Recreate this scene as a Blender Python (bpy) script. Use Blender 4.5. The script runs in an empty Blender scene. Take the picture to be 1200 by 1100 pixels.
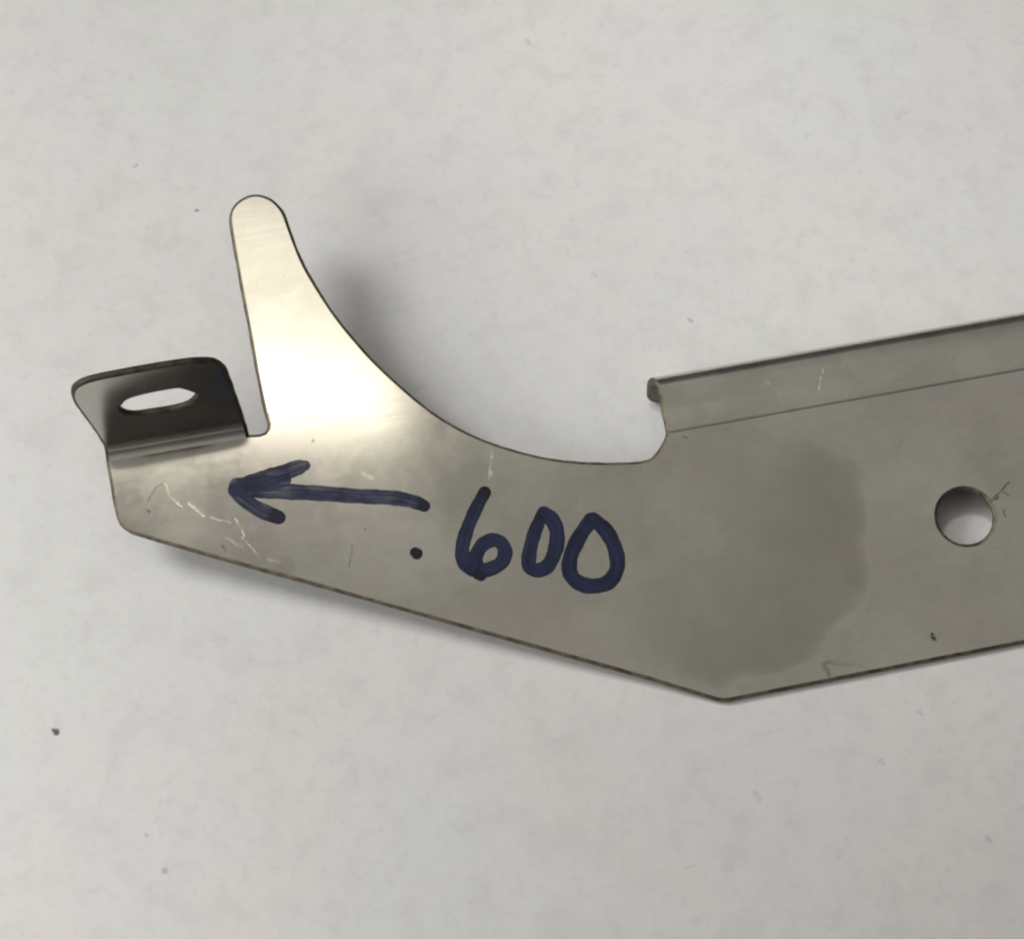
import bpy, bmesh, math, random
from mathutils import Vector, Matrix
from mathutils.geometry import delaunay_2d_cdt

random.seed(4)
S = bpy.context.scene
COL = S.collection
MM = 0.001
V = Vector
rad = math.radians

# ------------------------------------------------------------------ camera
PITCH, DIST, WIDTH = rad(24), 0.26, 0.120
cam_d = bpy.data.cameras.new("camera")
cam = bpy.data.objects.new("camera", cam_d)
COL.objects.link(cam)
cam_d.sensor_fit = 'HORIZONTAL'
cam_d.sensor_width = 36.0
cam_d.lens = 18.0 / (WIDTH / 2 / DIST)
cam_d.clip_start, cam_d.clip_end = 0.005, 100
CAM = V((0, -DIST * math.sin(PITCH), DIST * math.cos(PITCH)))
cam.location = CAM
cam.rotation_euler = (PITCH, 0, 0)
S.camera = cam
CR = V((1, 0, 0)); CU = V((0, math.cos(PITCH), math.sin(PITCH))); CF = -CAM.normalized()

def ray(x, y):                     # photograph pixel (1200 x 1100) -> direction
    k = WIDTH / DIST / 1200.0
    return (CF + CR * ((x - 600) * k) + CU * ((550 - y) * k)).normalized()
def hit(x, y, p, n):
    d = ray(x, y)
    return CAM + d * ((p - CAM).dot(n) / d.dot(n))
def proj(p):
    q = p - CAM; z = q.dot(CF); k = WIDTH / DIST / 1200.0
    return (600 + q.dot(CR) / z / k, 550 - q.dot(CU) / z / k)

# ------------------------------------------------------------------ room light
w = bpy.data.worlds.new("World"); S.world = w; w.use_nodes = True
nt = w.node_tree
bg = nt.nodes['Background']
tc = nt.nodes.new('ShaderNodeTexCoord'); sx = nt.nodes.new('ShaderNodeSeparateXYZ')
rp = nt.nodes.new('ShaderNodeValToRGB')
nt.links.new(tc.outputs['Generated'], sx.inputs[0]); nt.links.new(sx.outputs['Z'], rp.inputs[0])
e = rp.color_ramp.elements
e[0].position = 0.0; e[0].color = (0.035, 0.034, 0.033, 1)      # benches and walls of the room
e[1].position = 0.90; e[1].color = (0.335, 0.326, 0.302, 1)     # pale ceiling
m_ = e.new(0.72); m_.color = (0.045, 0.044, 0.042, 1)
nt.links.new(rp.outputs[0], bg.inputs['Color']); bg.inputs['Strength'].default_value = 1.0

S.view_settings.view_transform = 'Standard'; S.view_settings.look = 'None'
S.view_settings.exposure = 0.0; S.view_settings.gamma = 1.0
S.cycles.filter_width = 2.2
S.cycles.max_bounces = 8

# ------------------------------------------------------------------ plate frame
T = 0.85 * MM                                   # sheet thickness
TILT = rad(9.5)
A = hit(848, 822, V((0, 0, T)), V((0, 0, 1)))   # the corner that touches the paper
B = hit(1200, 753, V((0, 0, T)), V((0, 0, 1)))
E1 = (B - A).normalized()
E2f = V((-E1.y, E1.x, 0))
E2 = E2f * math.cos(TILT) + V((0, 0, math.sin(TILT)))
N = E1.cross(E2).normalized()
def uv(x, y):
    q = hit(x, y, A, N) - A
    return V((q.dot(E1), q.dot(E2)))
def lift(p, h=0.0):
    return A + E1 * p[0] + E2 * p[1] + N * h

# lamps: a long ceiling tube fitting whose mirror image lies on the prong, a lamp on the left, an added fill and an added spot
def lamp(name, loc, target, sx_, sy_, power, col, spin=0.0):
    d = bpy.data.lights.new(name, 'AREA'); d.shape = 'RECTANGLE'
    d.size, d.size_y, d.energy, d.color = sx_, sy_, power, col
    o = bpy.data.objects.new(name, d); COL.objects.link(o)
    o.location = loc
    q = (V(target) - V(loc)).to_track_quat('-Z', 'Y')
    o.rotation_euler = (q.to_matrix() @ Matrix.Rotation(spin, 3, 'Z')).to_euler()
    return o
def mirror_at(x, y, H):
    p = hit(x, y, A, N); d = ray(x, y); r = d - N * (2 * d.dot(N))
    return p + r * ((H - p.z) / r.z)
H1, L1W = 0.80, 0.60
def tube(name, right, low, high, power):        # pixels on the plate where the fitting's near end is mirrored
    qa = mirror_at(right, low, H1); qb = mirror_at(right, high, H1)
    c = (qa.x - L1W / 2, (qa.y + qb.y) / 2)
    lamp(name, (c[0], c[1], H1), (c[0], c[1], 0), L1W, abs(qb.y - qa.y), power, (1.0, 0.945, 0.82))
tube("tube_lamp", 470, 514, 415, 0.23)
tube("tube_lamp_dim", 440, 412, 222, 0.19)
lamp("left_lamp", (-0.26, 0.08, 0.26), (0, 0, 0), 0.12, 0.12, 0.61, (1.0, 0.988, 0.962))  # small lamp on the left, not a window; throws the prong's shadow rightwards
lamp("left_fill", (-0.20, -0.12, 0.15), (-0.04, -0.02, 0), 0.12, 0.12, 0.27, (1.0, 0.988, 0.962))  # added fill, lifts the paper at lower left
d_ = bpy.data.lights.new("falloff_spot", 'SPOT'); d_.energy = 11.5; d_.color = (1.0, 0.988, 0.962)  # added spot; narrow cone brightens upper right, leaves lower right paper dim
d_.spot_size = rad(12.6); d_.spot_blend = 1.0; d_.shadow_soft_size = 0.075
o_ = bpy.data.objects.new("falloff_spot", d_); COL.objects.link(o_); o_.location = (-0.11, 0.24, 0.47)
o_.rotation_euler = (V((0.057, 0.060, 0)) - o_.location).to_track_quat('-Z', 'Y').to_euler()

# ------------------------------------------------------------------ node helpers
class NG:
    def __init__(s, name):
        s.m = bpy.data.materials.new(name); s.m.use_nodes = True
        s.t = s.m.node_tree; s.b = s.t.nodes['Principled BSDF']
    def n(s, kind, **kw):
        k = s.t.nodes.new(kind)
        for a, v in kw.items(): setattr(k, a, v)
        return k
    def put(s, sock, v):
        if v is None: return
        if hasattr(v, 'is_output') or isinstance(v, bpy.types.NodeSocket): s.t.links.new(v, sock)
        else: sock.default_value = v
    def math(s, op, a, b=None, c=None, clamp=False):
        k = s.n('ShaderNodeMath', operation=op, use_clamp=clamp)
        for i, v in enumerate((a, b, c)): s.put(k.inputs[i], v)
        return k.outputs[0]
    def vm(s, op, a, b=None):
        k = s.n('ShaderNodeVectorMath', operation=op)
        s.put(k.inputs[0], a); s.put(k.inputs[1], b)
        return k.outputs['Value'] if op in ('DOT_PRODUCT', 'LENGTH', 'DISTANCE') else k.outputs[0]
    def obj(s):
        return s.n('ShaderNodeTexCoord').outputs['Object']
    def attr(s, name):
        return s.n('ShaderNodeAttribute', attribute_name=name)
    def noise(s, vec, scale, detail=3, rough=0.55, dist=0.0):
        k = s.n('ShaderNodeTexNoise'); s.put(k.inputs['Vector'], vec)
        k.inputs['Scale'].default_value = scale; k.inputs['Detail'].default_value = detail
        k.inputs['Roughness'].default_value = rough; k.inputs['Distortion'].default_value = dist
        return k
    def mapr(s, v, a, b, c, d, smooth=True):
        k = s.n('ShaderNodeMapRange', interpolation_type='SMOOTHSTEP' if smooth else 'LINEAR')
        s.put(k.inputs['Value'], v)
        for nme, x in zip(('From Min', 'From Max', 'To Min', 'To Max'), (a, b, c, d)): k.inputs[nme].default_value = x
        return k.outputs[0]
    def mix(s, f, a, b, blend='MIX'):
        k = s.n('ShaderNodeMix', data_type='RGBA', blend_type=blend)
        s.put(k.inputs[0], f); s.put(k.inputs[6], a); s.put(k.inputs[7], b)
        return k.outputs[2]
    def capsule(s, vec, a, b):          # distance to the segment a-b (2-D points, metres)
        a = V((a[0], a[1], 0)); b = V((b[0], b[1], 0)); ba = b - a
        pa = s.vm('SUBTRACT', vec, tuple(a))
        h = s.math('DIVIDE', s.vm('DOT_PRODUCT', pa, tuple(ba)), max(ba.dot(ba), 1e-12), clamp=True)
        k = s.n('ShaderNodeVectorMath', operation='SCALE'); k.inputs[0].default_value = tuple(ba)
        s.t.links.new(h, k.inputs['Scale'])
        return s.vm('DISTANCE', pa, k.outputs[0])
    def ellipse(s, vec, c, ang, rx, ry):  # 1 on the rim
        k = s.n('ShaderNodeMapping', vector_type='TEXTURE'); s.put(k.inputs[0], vec)
        k.inputs['Location'].default_value = (c[0], c[1], 0); k.inputs['Rotation'].default_value = (0, 0, ang)
        k.inputs['Scale'].default_value = (rx, ry, 1)
        return s.vm('LENGTH', k.outputs[0])
    def maxall(s, L):
        r = L[0]
        for x in L[1:]: r = s.math('MAXIMUM', r, x)
        return r

# ------------------------------------------------------------------ fold lines
# slotted tab: folds up about this line
t0, t1 = uv(124, 541), uv(300, 511)
TD = (t1 - t0).normalized(); TP = V((-TD.y, TD.x))
TR, TB = 1.3 * MM, rad(80)
T_END = uv(300, 509)
t_max = (T_END - t0).dot(TD)
# rolled flange: folds down about this line
f0, f1 = uv(784, 506), uv(1200, 432)
FD = (f1 - f0).normalized(); FP = V((-FD.y, FD.x))
FR, FB, FA = 2.0 * MM, rad(101), rad(11)
f_min = (uv(771, 470) - f0).dot(FD)

# ------------------------------------------------------------------ materials
def flat_vec(g, name='flat'):
    return g.attr(name).outputs['Vector']          # the sheet's own flat-pattern coordinates, in metres

def steel_material():
    g = NG("brushed_steel"); v = flat_vec(g)
    wob = g.noise(v, 260, 3).outputs['Color']
    k = g.n('ShaderNodeVectorMath', operation='MULTIPLY_ADD')
    g.put(k.inputs[0], wob); k.inputs[1].default_value = (0.009,) * 3; k.inputs[2].default_value = (-0.0045,) * 3
    vd = g.vm('ADD', v, k.outputs[0])
    # dull handled patch with a ragged edge (right of the digits)
    c = uv(858, 642)
    k4 = g.n('ShaderNodeVectorMath', operation='MULTIPLY_ADD'); g.put(k4.inputs[0], g.noise(v, 105, 3, 0.5).outputs['Color']); k4.inputs[1].default_value = (0.008,) * 3; k4.inputs[2].default_value = (-0.004,) * 3
    ell = g.ellipse(g.vm('ADD', v, k4.outputs[0]), c, rad(25), 0.0172, 0.0150)
    patch = g.mapr(ell, 1.03, 0.88, 0, 1)
    pa_, pb_ = uv(800, 590), uv(945, 690); fd = (pb_ - pa_).normalized()
    fade = g.mapr(g.vm('DOT_PRODUCT', v, (fd.x, fd.y, 0)), pa_.dot(fd), pb_.dot(fd), 0.12, 1)
    rim = g.math('MULTIPLY', g.mapr(g.math('ABSOLUTE', g.math('SUBTRACT', ell, 1.0)), 0.0, 0.05, 0.25, 0), fade)
    patch = g.math('MULTIPLY', patch, fade)
    # fine mill grain along the sheet, smears, pits
    mp = g.n('ShaderNodeMapping'); g.put(mp.inputs[0], v); mp.inputs['Scale'].default_value = (60, 2200, 1)
    mp.inputs['Rotation'].default_value = (0, 0, rad(6))
    grain = g.noise(mp.outputs[0], 1.0, 3, 0.6).outputs[0]
    smear = g.noise(vd, 75, 4, 0.6).outputs[0]
    pit = g.mapr(g.noise(v, 900, 2, 0.5).outputs[0], 0.70, 0.80, 0, 1)
    mot = g.noise(vd, 420, 3, 0.6).outputs[0]
    col = g.mix(g.mapr(smear, 0.3, 0.7, 0, 1), (0.565, 0.543, 0.483, 1), (0.685, 0.668, 0.602, 1))
    tint = g.noise(v, 55, 2).outputs[0]
    col = g.mix(g.mapr(tint, 0.45, 0.7, 0, 0.5), col, (0.64, 0.59, 0.565, 1))
    col = g.mix(g.mapr(mot, 0.50, 0.75, 0, 0.16), col, (0.46, 0.44, 0.39, 1))
    col = g.mix(g.math('MULTIPLY', pit, 0.22), col, (0.2, 0.19, 0.17, 1))
    col = g.mix(g.math('MULTIPLY', patch, 0.56), col, (0.40, 0.379, 0.337, 1))
    col = g.mix(rim, col, (0.70, 0.69, 0.64, 1))
    # dark scuffs and dirt
    wob2 = g.noise(v, 1500, 2).outputs['Color']
    k2 = g.n('ShaderNodeVectorMath', operation='MULTIPLY_ADD')
    g.put(k2.inputs[0], wob2); k2.inputs[1].default_value = (0.0005,) * 3; k2.inputs[2].default_value = (-0.00025,) * 3
    vs = g.vm('ADD', v, k2.outputs[0])
    def strokes(L):
        out = []
        for (x0, y0, x1, y1, wd, amt) in L:
            d = g.capsule(vs, uv(x0, y0), uv(x1, y1))
            out.append(g.math('MULTIPLY', g.mapr(d, wd * 0.35 * MM, wd * MM, 1, 0), amt))
        return g.maxall(out)
    dark = strokes([(1164, 584, 1182, 565, .2, .6), (1163, 586, 1169, 583, .26, .7), (1176, 576, 1181, 580, .16, .5),
                    (1176, 598, 1178, 606, .22, .45), (1092, 744, 1096, 749, .34, 1.0), (966, 778, 974, 774, .3, .35),
                    (966, 780, 972, 792, .35, .35), (975, 777, 1010, 780, .3, .14),
                    (413, 640, 409, 664, .14, .4), (427, 620, 428, 621, .2, .4), (190, 566, 180, 574, .16, .4), (180, 574, 173, 588, .16, .35),
                    (173, 598, 175, 600, .22, .5), (261, 640, 264, 645, .3, .35), (313, 486, 316, 489, .3, .6),
                     
                    (366, 516, 367, 517, .25, .5), (800, 512, 806, 513, .2, .3), (615, 522, 624, 528, .3, .5)])
    dark = g.math('MULTIPLY', dark, g.mapr(g.noise(v, 1900, 2).outputs[0], 0.36, 0.5, 0.35, 1))
    col = g.mix(dark, col, (0.025, 0.023, 0.02, 1))
    pale = strokes([(194, 566, 199, 582, .13, .6), (199, 582, 214, 594, .13, .6), (222, 590, 238, 604, .2, 1.0),
                    (246, 606, 270, 612, .11, .35), (276, 608, 287, 628, .16, .45), (284, 630, 304, 651, .11, .42),
                    (314, 655, 334, 660, .2, .22), (265, 630, 283, 640, .3, .16),
                    (964, 432, 960, 456, .15, .5), (965, 430, 964, 440, .18, .6), (898, 445, 902, 446, .2, .4),
                    (577, 530, 573, 560, .2, .45), (424, 554, 436, 560, .3, .4), (574, 551, 576, 555, .24, .5)])
    pale = g.math('MULTIPLY', pale, g.mapr(g.noise(v, 900, 2).outputs[0], 0.36, 0.6, 0.15, 0.85))
    col = g.mix(pale, col, (0.92, 0.91, 0.88, 1))
    col = g.mix(g.mapr(grain, 0.35, 0.65, 0.0, 0.10), col, (0.48, 0.46, 0.41, 1))
    COLR = col
    g.b.inputs['Metallic'].default_value = 1.0
    r = g.math('ADD', g.mapr(smear, 0.28, 0.72, 0.092, 0.138), g.mapr(grain, 0.3, 0.7, -0.006, 0.008))
    r = g.math('ADD', r, g.math('MULTIPLY', pale, 0.35))
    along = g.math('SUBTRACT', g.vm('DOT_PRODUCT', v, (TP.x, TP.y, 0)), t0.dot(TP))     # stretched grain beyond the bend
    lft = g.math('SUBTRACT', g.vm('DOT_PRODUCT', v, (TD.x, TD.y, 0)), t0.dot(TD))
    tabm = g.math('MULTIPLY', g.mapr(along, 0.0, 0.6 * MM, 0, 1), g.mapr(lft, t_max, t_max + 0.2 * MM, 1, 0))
    r = g.math('SUBTRACT', r, g.math('MULTIPLY', patch, 0.02))
    bendm = g.math('MULTIPLY', tabm, g.mapr(along, TR * TB * 0.9, TR * TB + 1.2 * MM, 1, 0))
    r = g.math('ADD', r, g.math('MULTIPLY', tabm, 0.07))
    r = g.math('ADD', r, g.math('MULTIPLY', bendm, 0.20))
    fal = g.math('SUBTRACT', g.vm('DOT_PRODUCT', v, (FP.x, FP.y, 0)), f0.dot(FP))
    fll = g.math('SUBTRACT', g.vm('DOT_PRODUCT', v, (FD.x, FD.y, 0)), f0.dot(FD))
    flm = g.math('MULTIPLY', g.mapr(fal, 0.0, 0.3 * MM, 0, 1), g.mapr(fll, -4 * MM, -3 * MM, 0, 1))
    r = g.math('ADD', r, g.math('MULTIPLY', flm, 0.08))
    wv = g.n('ShaderNodeValue'); wv.name = 'band_width'                       # set once the band is measured
    rolled = g.math('MULTIPLY', flm, g.mapr(g.math('SUBTRACT', fal, wv.outputs[0]), -0.6 * MM, 0.8 * MM, 0, 1))
    r = g.math('ADD', r, g.math('MULTIPLY', rolled, 0.09))
    g.put(g.b.inputs['Base Color'], g.mix(g.math('MULTIPLY', tabm, 0.40), COLR, (0.30, 0.295, 0.285, 1)))   # tab darkened: its dim reflections put into the colour
    g.put(g.b.inputs['Roughness'], r)
    bp = g.n('ShaderNodeBump'); bp.inputs['Strength'].default_value = 0.018; bp.inputs['Distance'].default_value = 0.02 * MM
    g.put(bp.inputs['Height'], g.math('ADD', g.math('MULTIPLY', grain, 0.25), mot))
    g.put(g.b.inputs['Normal'], bp.outputs[0])
    return g.m

def edge_material(name="cut_steel_edge", k=1.0):
    g = NG(name); v = g.obj()
    n1 = g.noise(v, 700, 4, 0.7).outputs[0]
    g.put(g.b.inputs['Base Color'], g.mix(g.mapr(n1, 0.36, 0.64, 0, 1), (0.085 * k, 0.071 * k, 0.050 * k, 1), (0.20 * k, 0.168 * k, 0.118 * k, 1)))
    g.b.inputs['Metallic'].default_value = 0.45
    g.put(g.b.inputs['Roughness'], g.mapr(n1, 0.3, 0.7, 0.4, 0.6))
    return g.m

def ink_material(name, c0, c1, thin):
    g = NG(name); v = g.obj()
    edge = g.attr('edge').outputs['Fac']; pool = g.attr('pool').outputs['Fac']
    mp = g.n('ShaderNodeMapping'); g.put(mp.inputs[0], g.attr('stroke').outputs['Vector']); mp.inputs['Scale'].default_value = (130, 2.6, 1)
    st = g.noise(mp.outputs[0], 1.0, 4, 0.65).outputs[0]
    cl = g.noise(v, 260, 3, 0.55).outputs[0]
    f = g.math('MULTIPLY', g.mapr(edge, 0.6, 1.0, 1, 0.7), g.mapr(g.math('ADD', g.math('MULTIPLY', st, 0.6), g.math('MULTIPLY', cl, 0.4)), 0.38, 0.62, 0.0, 1.0))
    base = g.mix(f, c0, c1)
    base = g.mix(g.mapr(g.noise(v, 170, 2).outputs[0], 0.5, 0.7, 0, 0.3), base, (c1[0] * 1.1, c1[1] * 0.75, c1[2] * 0.85, 1))
    base = g.mix(pool, base, (0.005, 0.005, 0.008, 1))
    g.put(g.b.inputs['Base Color'], base)
    g.b.inputs['Metallic'].default_value = 0.15
    g.put(g.b.inputs['Roughness'], g.mapr(st, 0.3, 0.7, 0.28, 0.45))
    g.b.inputs['Specular IOR Level'].default_value = 0.35
    alpha = g.math('SUBTRACT', 1.0, g.math('MULTIPLY', g.math('MULTIPLY', f, thin), g.math('SUBTRACT', 1.0, pool)))
    g.put(g.b.inputs['Alpha'], alpha)               # thin ink lets the metal show through
    return g.m

def paper_material():
    g = NG("white_paper"); v = g.obj()
    mp = g.n('ShaderNodeMapping'); g.put(mp.inputs[0], v); mp.inputs['Rotation'].default_value = (0, 0, 0.3)
    v2 = mp.outputs[0]
    big = g.noise(v2, 38, 3, 0.5).outputs[0]
    mid = g.noise(v2, 210, 4, 0.66, 0.25).outputs[0]
    fin = g.noise(v2, 620, 3, 0.6).outputs[0]
    mf = g.n('ShaderNodeMapping'); g.put(mf.inputs[0], g.vm('ADD', v, g.vm('MULTIPLY', g.noise(v, 90, 2).outputs['Color'], (0.02, 0.02, 0))))
    mf.inputs['Rotation'].default_value = (0, 0, -0.5); mf.inputs['Scale'].default_value = (260, 1100, 1)
    fib = g.noise(mf.outputs[0], 1.0, 3, 0.6).outputs[0]
    hue = g.noise(v, 26, 2).outputs[0]
    col = g.mix(g.mapr(hue, 0.35, 0.65, 0, 1), (0.765, 0.77, 0.76, 1), (0.79, 0.765, 0.76, 1))
    col = g.mix(g.mapr(big, 0.35, 0.7, 0.0, 0.3), col, (0.735, 0.735, 0.725, 1))
    col = g.mix(g.mapr(mid, 0.42, 0.74, 0.0, 0.46), col, (0.64, 0.64, 0.63, 1))
    col = g.mix(g.mapr(fin, 0.52, 0.8, 0.0, 0.42), col, (0.60, 0.60, 0.59, 1))
    col = g.mix(g.mapr(fib, 0.55, 0.80, 0.0, 0.22), col, (0.58, 0.58, 0.57, 1))
    wob = g.noise(v, 1400, 2).outputs['Color']
    k = g.n('ShaderNodeVectorMath', operation='MULTIPLY_ADD')
    g.put(k.inputs[0], wob); k.inputs[1].default_value = (0.0008,) * 3; k.inputs[2].default_value = (-0.0004,) * 3
    k3 = g.vm('ADD', v, k.outputs[0]); vs = g.vm('MULTIPLY', k3, (1, 1, 0))
    Z = V((0, 0, 0)); UP = V((0, 0, 1))
    def gp(x, y): return hit(x, y, Z, UP)
    sp = []
    for (x0, y0, x1, y1, wd, amt) in [(64, 855, 66, 859, .52, .95), (230, 247, 230.5, 247.5, .3, .7), (157, 196, 160, 193, .3, .3),
            (808, 374, 810, 376, .35, .35), (694, 320, 697, 322, .4, .12), (192, 1019, 193, 1021, .45, .3), (171, 977, 172, 978, .4, .25),
            (1032, 890, 1036, 894, .4, .16), (805, 1016, 812, 1014, .4, .10), 
            (1078, 834, 1080, 836, .4, .2), 
            (1052, 138, 1056, 132, .6, .08), (944, 156, 946, 160, .5, .08), (618, 48, 620, 52, .5, .18),
            (1158, 982, 1160, 984, .4, .25), (885, 928, 890, 936, .5, .14)]:
        d = g.capsule(vs, gp(x0, y0), gp(x1, y1))
        sp.append(g.math('MULTIPLY', g.mapr(d, wd * 0.3 * MM, wd * MM, 1, 0), amt))
    col = g.mix(g.maxall(sp), col, (0.10, 0.10, 0.10, 1))
    g.put(g.b.inputs['Base Color'], col)
    g.b.inputs['Roughness'].default_value = 0.75
    g.b.inputs['Specular IOR Level'].default_value = 0.2
    bp = g.n('ShaderNodeBump'); bp.inputs['Strength'].default_value = 0.35; bp.inputs['Distance'].default_value = 0.3 * MM
    g.put(bp.inputs['Height'], g.math('ADD', g.math('MULTIPLY', mid, 0.8), g.math('MULTIPLY', fin, 0.25)))
    g.put(g.b.inputs['Normal'], bp.outputs[0])
    return g.m

def under_material():
    g = NG("dull_steel_underside"); n1 = g.noise(g.obj(), 500, 3).outputs[0]
    g.put(g.b.inputs['Base Color'], g.mix(n1, (0.12, 0.12, 0.11, 1), (0.20, 0.197, 0.18, 1)))
    g.b.inputs['Metallic'].default_value = 1.0; g.b.inputs['Roughness'].default_value = 0.38
    return g.m
SHADED_EDGE = edge_material("shaded_cut_edge", 0.36)  # same cut edge, darker: the tab rim's shade put into the colour
STEEL, EDGE, PAPER, UNDER = steel_material(), edge_material(), paper_material(), under_material()
INK = ink_material("blue_marker_ink", (0.009, 0.011, 0.030, 1), (0.019, 0.029, 0.080, 1), 0.16)
INK_THIN = ink_material("thin_marker_ink", (0.016, 0.020, 0.050, 1), (0.058, 0.078, 0.150, 1), 0.48)

# ------------------------------------------------------------------ the surface it lies on
me = bpy.data.meshes.new("paper_surface")
bm = bmesh.new()
bmesh.ops.create_grid(bm, x_segments=4, y_segments=4, size=1.2)
bm.to_mesh(me); bm.free()
paper = bpy.data.objects.new("paper_surface", me); COL.objects.link(paper)
me.materials.append(PAPER); paper['kind'] = 'structure'

# ------------------------------------------------------------------ folds
GW, GD = 0.16 * MM, 0.10 * MM

def tab_pos(a, s, dep):
    base = t0 + TD * a
    if s <= 0: return lift(base + TP * s, -dep)
    ph = min(s / TR, TB); ex = max(s - TR * TB, 0)
    o = TR * math.sin(ph) + ex * math.cos(ph); h = TR * (1 - math.cos(ph)) + ex * math.sin(ph)
    o += dep * math.sin(ph); h -= dep * math.cos(ph)
    return lift(base + TP * o, h)
W1 = [4.0 * MM]
def flange_pos(a, s, dep):
    base = f0 + FD * a
    if abs(s) < GW:
        hh = -GD * 0.5 * (1 + math.cos(math.pi * s / GW))
    else: hh = 0.0
    if s <= 0: return lift(base + FP * s, hh - dep)
    if s <= W1[0]:
        return lift(base + FP * (s * math.cos(FA) - dep * math.sin(FA)), hh - s * math.sin(FA) - dep * math.cos(FA))
    ph = min((s - W1[0]) / FR, FB); ex = max(s - W1[0] - FR * FB, 0); th = FA + ph
    o = W1[0] * math.cos(FA) + FR * (math.sin(th) - math.sin(FA)) + ex * math.cos(th)
    h = -W1[0] * math.sin(FA) - FR * (math.cos(FA) - math.cos(th)) - ex * math.sin(th)
    o -= dep * math.sin(th); h -= dep * math.cos(th)
    return lift(base + FP * o, h)
# band width from the far rim seen in the photograph; leg length down to the paper
def rim_y(wd):
    W1[0] = wd
    best = 1e9
    a = (uv(1000, 460) - f0).dot(FD)
    for i in range(40):
        x, y = proj(flange_pos(a, wd + FR * FB * i / 39, 0))
        best = min(best, y + (x - 1000) * 0.175)
    return best
lo, hi = 1 * MM, 12 * MM
for _ in range(40):
    md = (lo + hi) / 2
    if rim_y(md) > 401: lo = md
    else: hi = md
W1[0] = (lo + hi) / 2
lo, hi = 0, 20 * MM
for _ in range(40):
    md = (lo + hi) / 2
    s_ = W1[0] + FR * FB + md
    if min(flange_pos(0.02, s_, 0).z, flange_pos(0.02, s_, T).z) > 0: lo = md
    else: hi = md
LEG = lo
S_END = W1[0] + FR * FB + LEG
STEEL.node_tree.nodes['band_width'].outputs[0].default_value = W1[0]
print("band %.2f mm leg %.2f mm" % (W1[0] / MM, LEG / MM))

def tab_flat(x, y):                 # pixel on the upright tab -> flat-pattern point
    o = t0 + TP * (TR * math.sin(TB)); h = TR * (1 - math.cos(TB))
    P = lift(o, h)
    up = (E1 * TP.x + E2 * TP.y) * math.cos(TB) + N * math.sin(TB)
    ax = E1 * TD.x + E2 * TD.y
    q = hit(x, y, P, ax.cross(up)) - P
    return t0 + TD * q.dot(ax) + TP * (TR * TB + q.dot(up))

def region(p):
    a, s = (p - t0).dot(TD), (p - t0).dot(TP)
    if s > 1e-7 and a < t_max: return 'tab'
    a, s = (p - f0).dot(FD), (p - f0).dot(FP)
    if s > -GW - 1e-7 and a > f_min - 0.003: return 'flange'
    return 'plate'
def fold(p, dep, reg):
    if reg == 'tab': return tab_pos((p - t0).dot(TD), (p - t0).dot(TP), dep)
    if reg == 'flange': return flange_pos((p - f0).dot(FD), (p - f0).dot(FP), dep)
    return lift(p, -dep)

# ------------------------------------------------------------------ flat pattern
def catmull(pts, n, closed=False):
    out = []; L = len(pts)
    rng = range(L if closed else L - 1)
    for i in rng:
        g_ = lambda k: pts[k % L] if closed else pts[max(0, min(L - 1, k))]
        p0, p1, p2, p3 = g_(i - 1), g_(i), g_(i + 1), g_(i + 2)
        for k in range(n):
            t = k / n
            out.append(tuple(0.5 * (2 * p1[j] + (p2[j] - p0[j]) * t + (2 * p0[j] - 5 * p1[j] + 4 * p2[j] - p3[j]) * t * t
                             + (3 * p1[j] - p0[j] - 3 * p2[j] + p3[j]) * t ** 3) for j in range(2)))
    if not closed: out.append(tuple(pts[-1]))
    return out

plate_left = [(155, 625.5), (147, 621), (139.5, 613), (134.5, 600), (130, 573)]
tab_px = [(121, 523), (112.5, 510), (99, 491), (88, 476), (84, 468), (83.5, 461), (87, 455), (97.5, 449), (112.5, 444.5), (145, 438),
          (185, 431), (217, 426), (235, 424.5), (250, 425), (259, 428), (266, 434.5), (270, 445), (277.5, 465), (285, 487.5)]
prong_px = [(313.5, 497), (310.5, 487.5), (308, 477.5), (300, 439), (295, 410), (287.5, 370), (280, 330), (272.5, 287.5), (268.5, 262),
            (268.5, 251), (272, 242), (280, 234), (292, 228), (300, 227), (308, 228), (320, 233.5), (330, 243.5), (336, 255), (345, 280),
            (357.5, 310), (375, 340), (395, 370), (420, 401), (445, 428), (485, 464), (520, 490), (560, 511), (600, 525), (640, 535),
            (680, 540), (720, 541), (750, 539.5)]
outline = []
outline += [tuple(uv(*p)) for p in catmull(plate_left, 5)]
outline.append(tuple(t0))
flatstart = t0 + TP * (TR * TB)
tabpts = [tab_flat(*p) for p in catmull(tab_px, 4)]
tabpts = [p for p in tabpts if (p - t0).dot(TP) > TR * TB + 0.1 * MM]
outline += [tuple(p) for p in tabpts]
nb = [(291.5, 508.8), (304, 507.8), (309.5, 506), (312.8, 501.5)]
outline += [tuple(uv(*p)) for p in nb]
outline += [tuple(uv(*p)) for p in catmull(prong_px, 4)]
corner = [(750, 539.5), (762, 536), (770, 528), (777, 517), (780.5, 507)]
outline += [tuple(uv(*p)) for p in catmull(corner, 5)[1:]]
aL = (uv(780.5, 506) - f0).dot(FD)
pt = lambda a, s: tuple(f0 + FD * a + FP * s)
aT = (uv(771, 449) - f0).dot(FD)
outline += [pt(aL + (aT - aL) * 0.5, W1[0] * 0.55), pt(aT, W1[0])]
aLeg = aT - 0.75 * MM
outline += [pt(aT - 0.25 * MM, W1[0] + FR * 0.5), pt(aT - 0.55 * MM, W1[0] + FR * 1.0), pt(aLeg, W1[0] + FR * FB)]
cr = 1.8 * MM
for i in range(7):
    th = i / 6 * math.pi / 2
    outline.append(pt(aLeg + cr * (1 - math.cos(th)), S_END - cr + cr * math.sin(th)))
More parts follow.
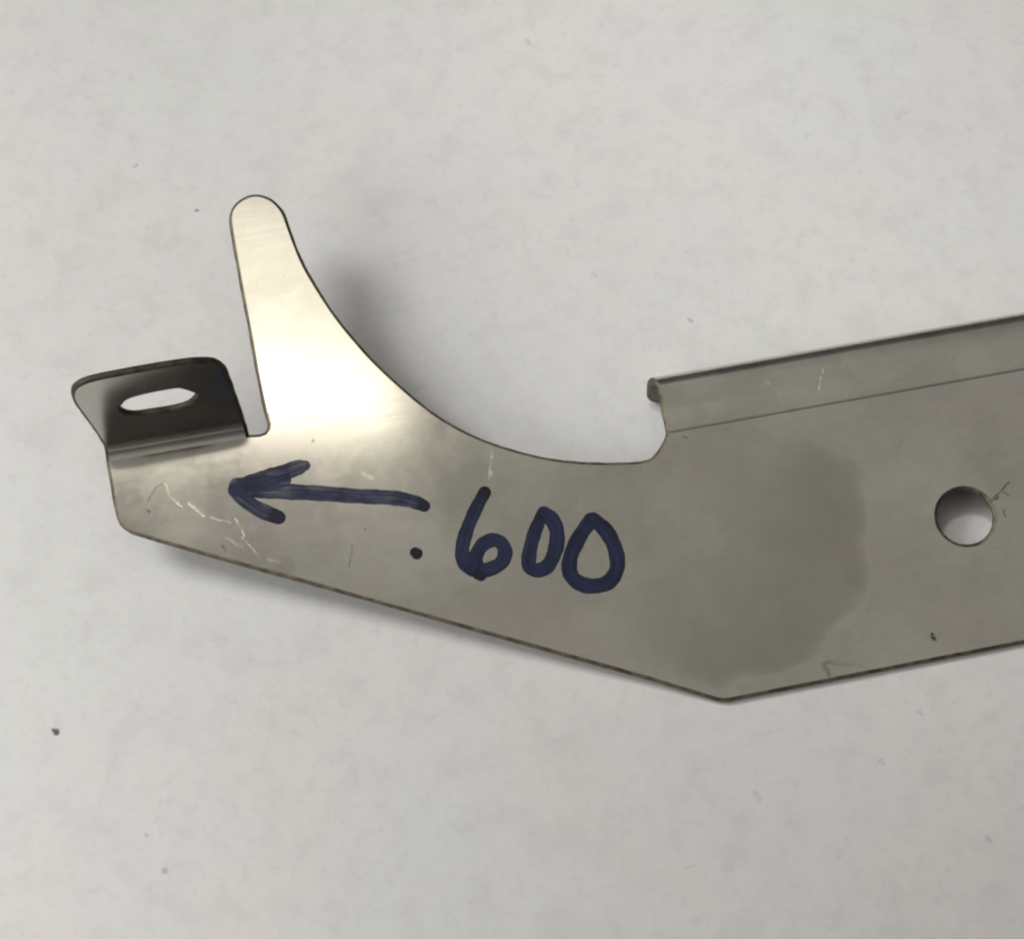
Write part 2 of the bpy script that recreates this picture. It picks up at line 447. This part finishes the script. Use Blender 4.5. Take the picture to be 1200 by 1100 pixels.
aR = (uv(1640, 360) - f0).dot(FD)
outline += [pt(aR, S_END), pt(aR, W1[0]), pt(aR, 0)]
pB = V(((uv(1640, 600) - V((0, 0)))[0], 0.0))
outline += [(pB.x, 0.0), tuple(uv(874, 817.5)), tuple(uv(856, 821)), tuple(uv(848, 821.8)), tuple(uv(840, 820.5)), tuple(uv(825, 816))]
bottom = [(760, 796), (660, 768), (560, 740), (460, 712), (360, 683.5), (310, 670), (247, 652.5), (185, 634.5)]
outline += [tuple(uv(*p)) for p in bottom]
hole = []
hc, hx, hy = uv(1131.5, 605), uv(1166.5, 605), uv(1131.5, 569.5)
hr = ((hx - hc).length + (hy - hc).length) / 2 - 0.30 * MM
for i in range(40):
    th = 2 * math.pi * i / 40
    hole.append((hc.x + hr * math.cos(th), hc.y + hr * math.sin(th)))
slot_px = [(141.5, 480), (144.5, 475), (151, 468.8), (170, 463.2), (202, 457.2), (213, 457.2), (228, 462.5), (230, 465), (220, 475.5), (200, 481),
           (175, 485), (160, 487), (150, 485.5)]
slot = [tuple(tab_flat(*p)) for p in catmull(slot_px, 3, True)]

def ccw(L):
    a = sum(L[i - 1][0] * L[i][1] - L[i][0] * L[i - 1][1] for i in range(len(L)))
    return L if a > 0 else L[::-1]
def clean(L, eps=0.02 * MM):
    out = []
    for p in L:
        if not out or (V(p) - V(out[-1])).length > eps: out.append(p)
    if (V(out[0]) - V(out[-1])).length < eps: out.pop()
    return out
RR = 0.40 * MM                                  # rounding of the cut edge
def inset(L, d):                                # L ccw: moves inwards for d > 0
    out = []; n = len(L)
    for i in range(n):
        p, q, r = V(L[i - 1]), V(L[i]), V(L[(i + 1) % n])
        a = (q - p).normalized(); b = (r - q).normalized()
        na, nb_ = V((-a.y, a.x)), V((-b.y, b.x))
        m = na + nb_
        if m.length < 0.3: m = na
        m.normalize()
        k = min(1.0 / max(m.dot(na), 0.5), 1.6)
        out.append(tuple(q + m * d * k))
    return out
outline = inset(ccw(clean(outline)), RR)
hole = inset(ccw(clean(hole)), -RR); slot = inset(ccw(clean(slot)), -RR)

verts, edges = [], []
def add_loop(L):
    s = len(verts)
    verts.extend(V(p) for p in L)
    edges.extend((s + i, s + (i + 1) % len(L)) for i in range(len(L)))
def add_line(p, q):
    s = len(verts); verts.extend((V(p), V(q))); edges.append((s, s + 1))
for L in (outline, hole, slot): add_loop(L)
ta = (tab_flat(60, 470) - t0).dot(TD)
for i in range(0, 15):
    s_ = TR * TB * i / 14
    add_line(t0 + TD * ta + TP * s_, t0 + TD * t_max + TP * s_)
fa = f_min - 0.004
for s_ in [-GW, -GW * .5, 0, GW * .5, GW] + [W1[0] + FR * FB * i / 14 for i in range(15)]:
    add_line(f0 + FD * fa + FP * s_, f0 + FD * (aR + .002) + FP * s_)
j0, j1 = uv(313.5, 497), uv(470, 451)           # where the prong joins the plate
k0 = None
add_line(uv(306, 500.5), uv(480, 447))
JD = (uv(480, 447) - uv(306, 500.5)).normalized(); JP = V((-JD.y, JD.x)); JO = uv(306, 500.5); jl = (uv(480, 447) - JO).length

vo, eo, fo, _, _, _ = delaunay_2d_cdt(verts, edges, [], 0, 1e-8)
def inside(p, L):
    c = False; n = len(L); x, y = p
    for i in range(n):
        (x0, y0), (x1, y1) = L[i - 1], L[i]
        if (y0 > y) != (y1 > y) and x < (x1 - x0) * (y - y0) / (y1 - y0) + x0: c = not c
    return c
tris = []
for f in fo:
    c = (vo[f[0]] + vo[f[1]] + vo[f[2]]) / 3
    ar = abs((vo[f[1]] - vo[f[0]]).cross(vo[f[2]] - vo[f[0]]))
    if ar < 1e-14: continue
    if inside(c, outline) and not inside(c, hole) and not inside(c, slot):
        a, b, d = f
        if (vo[b] - vo[a]).cross(vo[d] - vo[a]) < 0: a, b = b, a
        rg = region(c)
        if rg == 'plate' and (c - JO).dot(JP) > 0 and 0 < (c - JO).dot(JD) < jl: rg = 'prong'
        tris.append((a, b, d, rg))
# boundary edges and outward directions
cnt = {}
for (a, b, d, rg) in tris:
    for e_ in ((a, b), (b, d), (d, a)): cnt[e_] = rg
bnd = [(e_, rg) for e_, rg in cnt.items() if (e_[1], e_[0]) not in cnt]
vn = {}
for (a, b), rg in bnd:
    dd = (vo[b] - vo[a]).normalized(); nn = V((dd.y, -dd.x))
    for i in (a, b): vn.setdefault(i, []).append(nn)
def outdir(i):
    L = vn[i]; m = sum(L, V((0, 0)))
    if m.length < 0.3: return L[0]
    m.normalize()
    p = vo[i]; w_ = 1 + 0.06 * math.sin(p[0] * 700 + p[1] * 900) + 0.05 * math.sin(p[0] * 2100 - p[1] * 1700)
    return m * min(1.0 / max(m.dot(L[0]), 0.5), 1.6) * w_
prof = [(0, 0)]
for i in range(1, 4):
    th = i / 3 * math.pi / 2
    prof.append((RR * math.sin(th), RR * (1 - math.cos(th))))
prof += [(x, T - d) for x, d in reversed(prof)]

# ------------------------------------------------------------------ build the bracket
bracket = bpy.data.objects.new("sheet_metal_bracket", None); COL.objects.link(bracket)
bracket.empty_display_size = 0.01
base_pt = V((A.x, A.y, 0)); bracket.location = base_pt
bracket['label'] = "grey stainless sheet metal bracket with handwritten arrow and .600 lying on white paper"
bracket['category'] = "bracket"
def link(name, me_, label=None):
    o = bpy.data.objects.new(name, me_); COL.objects.link(o); o.parent = bracket
    if label: o['label'] = label
    return o
def build(reg, name, label=None):
    bm = bmesh.new(); lay = bm.verts.layers.float_vector.new('flat')
    cache = {}
    kind = 'plate' if reg == 'prong' else reg
    def vert(i, off, dep):
        key = (i, round(off * 1e8), round(dep * 1e8))
        if key not in cache:
            p = V(vo[i])
            if off: p = p + outdir(i) * off
            v_ = bm.verts.new(fold(p, dep, kind) - base_pt); v_[lay] = (p.x, p.y, 0.0)
            cache[key] = v_
        return cache[key]
    for (a, b, d, rg) in tris:
        if rg != reg: continue
        f1_ = bm.faces.new([vert(i, 0, 0) for i in (a, b, d)]); f1_.material_index = 0
        f2_ = bm.faces.new([vert(i, 0, T) for i in (d, b, a)]); f2_.material_index = 2
        f1_.smooth = f2_.smooth = True
    for (a, b), rg in bnd:
        if rg != reg: continue
        for k in range(len(prof) - 1):
            (o0, d0), (o1, d1) = prof[k], prof[k + 1]
            try:
                f_ = bm.faces.new([vert(b, o0, d0), vert(a, o0, d0), vert(a, o1, d1), vert(b, o1, d1)])
                f_.smooth = True
                f_.material_index = 1
            except ValueError: pass
    me_ = bpy.data.meshes.new(name); bm.to_mesh(me_); bm.free()
    me_.materials.append(STEEL); me_.materials.append(SHADED_EDGE if reg == 'tab' else EDGE); me_.materials.append(UNDER)
    # crisp only where the flat face meets the rounded cut edge
    bm = bmesh.new(); bm.from_mesh(me_)
    for e_ in bm.edges:
        if len(e_.link_faces) == 2 and len({f.material_index for f in e_.link_faces}) == 2: e_.smooth = False
    bm.to_mesh(me_); bm.free()
    return link(name, me_, label)
build('plate', "plate")
build('prong', "hook_prong", "shiny tapering prong with a rounded tip")
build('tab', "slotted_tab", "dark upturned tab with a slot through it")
build('flange', "rolled_flange", "band along the far edge rolled down to the paper")

# ------------------------------------------------------------------ marker writing on the plate
level = [0.012 * MM]
def ribbon(bm, lay, lay2, lay3, sid, pts, n, d0, d1):
    """pts: (x, y, width) of a pen stroke, set down on the plate; d0, d1: how far ink pooled at its two ends"""
    c = catmull([(p[0], p[1]) for p in pts], n); ws = catmull([(p[2], 0) for p in pts], n)
    P = [uv(*p) for p in c]; W = [q[0] * 0.1 * MM * 0.5 for q in ws]
    z0 = level[0]; rise = 0.02 * MM
    rows = []; M_ = 8; tot = len(P)
    cum = [0.0]
    for i in range(1, tot): cum.append(cum[-1] + (P[i] - P[i - 1]).length)
    def dark(l):
        r = 0.0
        if d0: r = max(r, 1 - l / (d0 * 0.1 * MM))
        if d1: r = max(r, 1 - (cum[-1] - l) / (d1 * 0.1 * MM))
        r = min(max(r * 1.6, 0), 1)
        return r * r * (3 - 2 * r) * 0.75
    def row(p, side, hw, z, endf, dk, al=0.0):
        r = []
        for k in range(M_ + 1):
            t = -1 + 2 * k / M_
            v_ = bm.verts.new(lift(p + side * (hw * t), z) - base_pt); v_[lay] = max(abs(t), endf); v_[lay2] = dk; v_[lay3] = (al, t, sid); r.append(v_)
        rows.append(r)
    ph = pts[0][0]
    for i in range(tot):
        tg = (P[min(i + 1, tot - 1)] - P[max(i - 1, 0)]).normalized(); sd = V((-tg.y, tg.x))
        jit = 1 + 0.035 * math.sin(cum[i] / MM * 2.1 + ph) + 0.02 * math.sin(cum[i] / MM * 5.3 + ph * 2)
        z = z0 + rise * i / tot; dk = dark(cum[i])
        if i == 0:
            for k in range(6, 0, -1):
                a = k / 6 * math.pi / 2 * 0.98
                row(P[0] - tg * (W[0] * math.sin(a)), sd, W[0] * jit * math.cos(a), z, math.sin(a), dk, -W[0] * math.sin(a))
        row(P[i], sd, W[i] * jit, z, 0, dk, cum[i])
        if i == tot - 1:
            for k in range(1, 7):
                a = k / 6 * math.pi / 2 * 0.98
                row(P[i] + tg * (W[i] * math.sin(a)), sd, W[i] * jit * math.cos(a), z, math.sin(a), dk, cum[i] + W[i] * math.sin(a))
    for a, b in zip(rows, rows[1:]):
        for k in range(M_):
            try: bm.faces.new((a[k], a[k + 1], b[k + 1], b[k])).smooth = True
            except ValueError: pass
    level[0] += 0.026 * MM
PEN = 0.92
def writing(name, strokes, mat, label=None):
    bm = bmesh.new(); lay = bm.verts.layers.float.new('edge'); lay2 = bm.verts.layers.float.new('pool'); lay3 = bm.verts.layers.float_vector.new('stroke')
    for q_, (st, d0, d1) in enumerate(strokes): ribbon(bm, lay, lay2, lay3, q_ * 3.7 + len(st), [(x, y, wd * (0.87 if 'arrow' in name else PEN)) for x, y, wd in st], 10, d0, d1)
    bmesh.ops.recalc_face_normals(bm, faces=bm.faces[:])
    for f in bm.faces:
        if f.normal.dot(N) < 0: f.normal_flip()
    me_ = bpy.data.meshes.new(name); bm.to_mesh(me_); bm.free()
    me_.materials.append(mat)
    return link(name, me_, label)
def z4(X, Y, wd): return (460 + X / 4, 540 + Y / 4, wd)
def z3(X, Y, wd): return (240 + X / 4, 500 + Y / 4, wd)
level[0] = 0.012 * MM
writing("marker_arrow", [
    ([z3(1030, 372, 15), z3(1000, 358, 18), z3(940, 342, 19), z3(860, 331, 20), z3(720, 325, 20), z3(560, 313, 20.5), z3(420, 306, 21), z3(300, 302, 20), z3(170, 300, 18)], 13, 0),
    ([z3(140, 292, 18), z3(230, 255, 21), z3(340, 224, 22), z3(440, 190, 20), z3(468, 182, 15)], 0, 0),
    ([z3(150, 275, 20), z3(250, 270, 21), z3(330, 262, 20), z3(375, 250, 17)], 0, 0),
    ([z3(140, 300, 18), z3(190, 345, 19), z3(260, 390, 20), z3(345, 424, 19)], 0, 17)], INK_THIN, "blue marker arrow pointing left at the tab")
level[0] = 0.012 * MM
writing("marker_dot", [([z4(106, 428, 13), z4(114, 434, 14.5)], 60, 60)], INK, "black marker decimal point")
writing("marker_digit", [
    ([z4(432, 148, 16), z4(392, 222, 16.5), z4(350, 320, 17), z4(327, 410, 18), z4(338, 475, 18), z4(385, 512, 18), z4(450, 508, 18),
      z4(508, 478, 18), z4(528, 430, 18), z4(510, 385, 17.5), z4(470, 370, 17.5), z4(420, 395, 18), z4(390, 450, 18), z4(392, 495, 18)], 9, 0),
    ([z4(402, 532, 13), z4(416, 540, 12)], 40, 40)], INK, "blue marker digit 6")
writing("marker_digit", [
    ([z4(708, 242, 16), z4(668, 330, 17), z4(642, 430, 18), z4(642, 492, 18), z4(680, 512, 18), z4(730, 488, 18), z4(765, 410, 19),
      z4(770, 330, 19), z4(746, 272, 18), z4(712, 240, 15)], 12, 0)], INK, "narrow first 0 of the blue marker digits")
writing("marker_digit", [
    ([z4(930, 277, 18), z4(875, 357, 19), z4(834, 450, 19), z4(832, 523, 19), z4(872, 570, 19), z4(940, 586, 19), z4(1013, 566, 19),
      z4(1053, 500, 19), z4(1043, 410, 19), z4(1000, 327, 19), z4(940, 274, 18)], 0, 0)], INK, "wide second 0 of the blue marker digits")
print("tris", sum(len(o.data.polygons) for o in S.objects if o.type == 'MESH'))
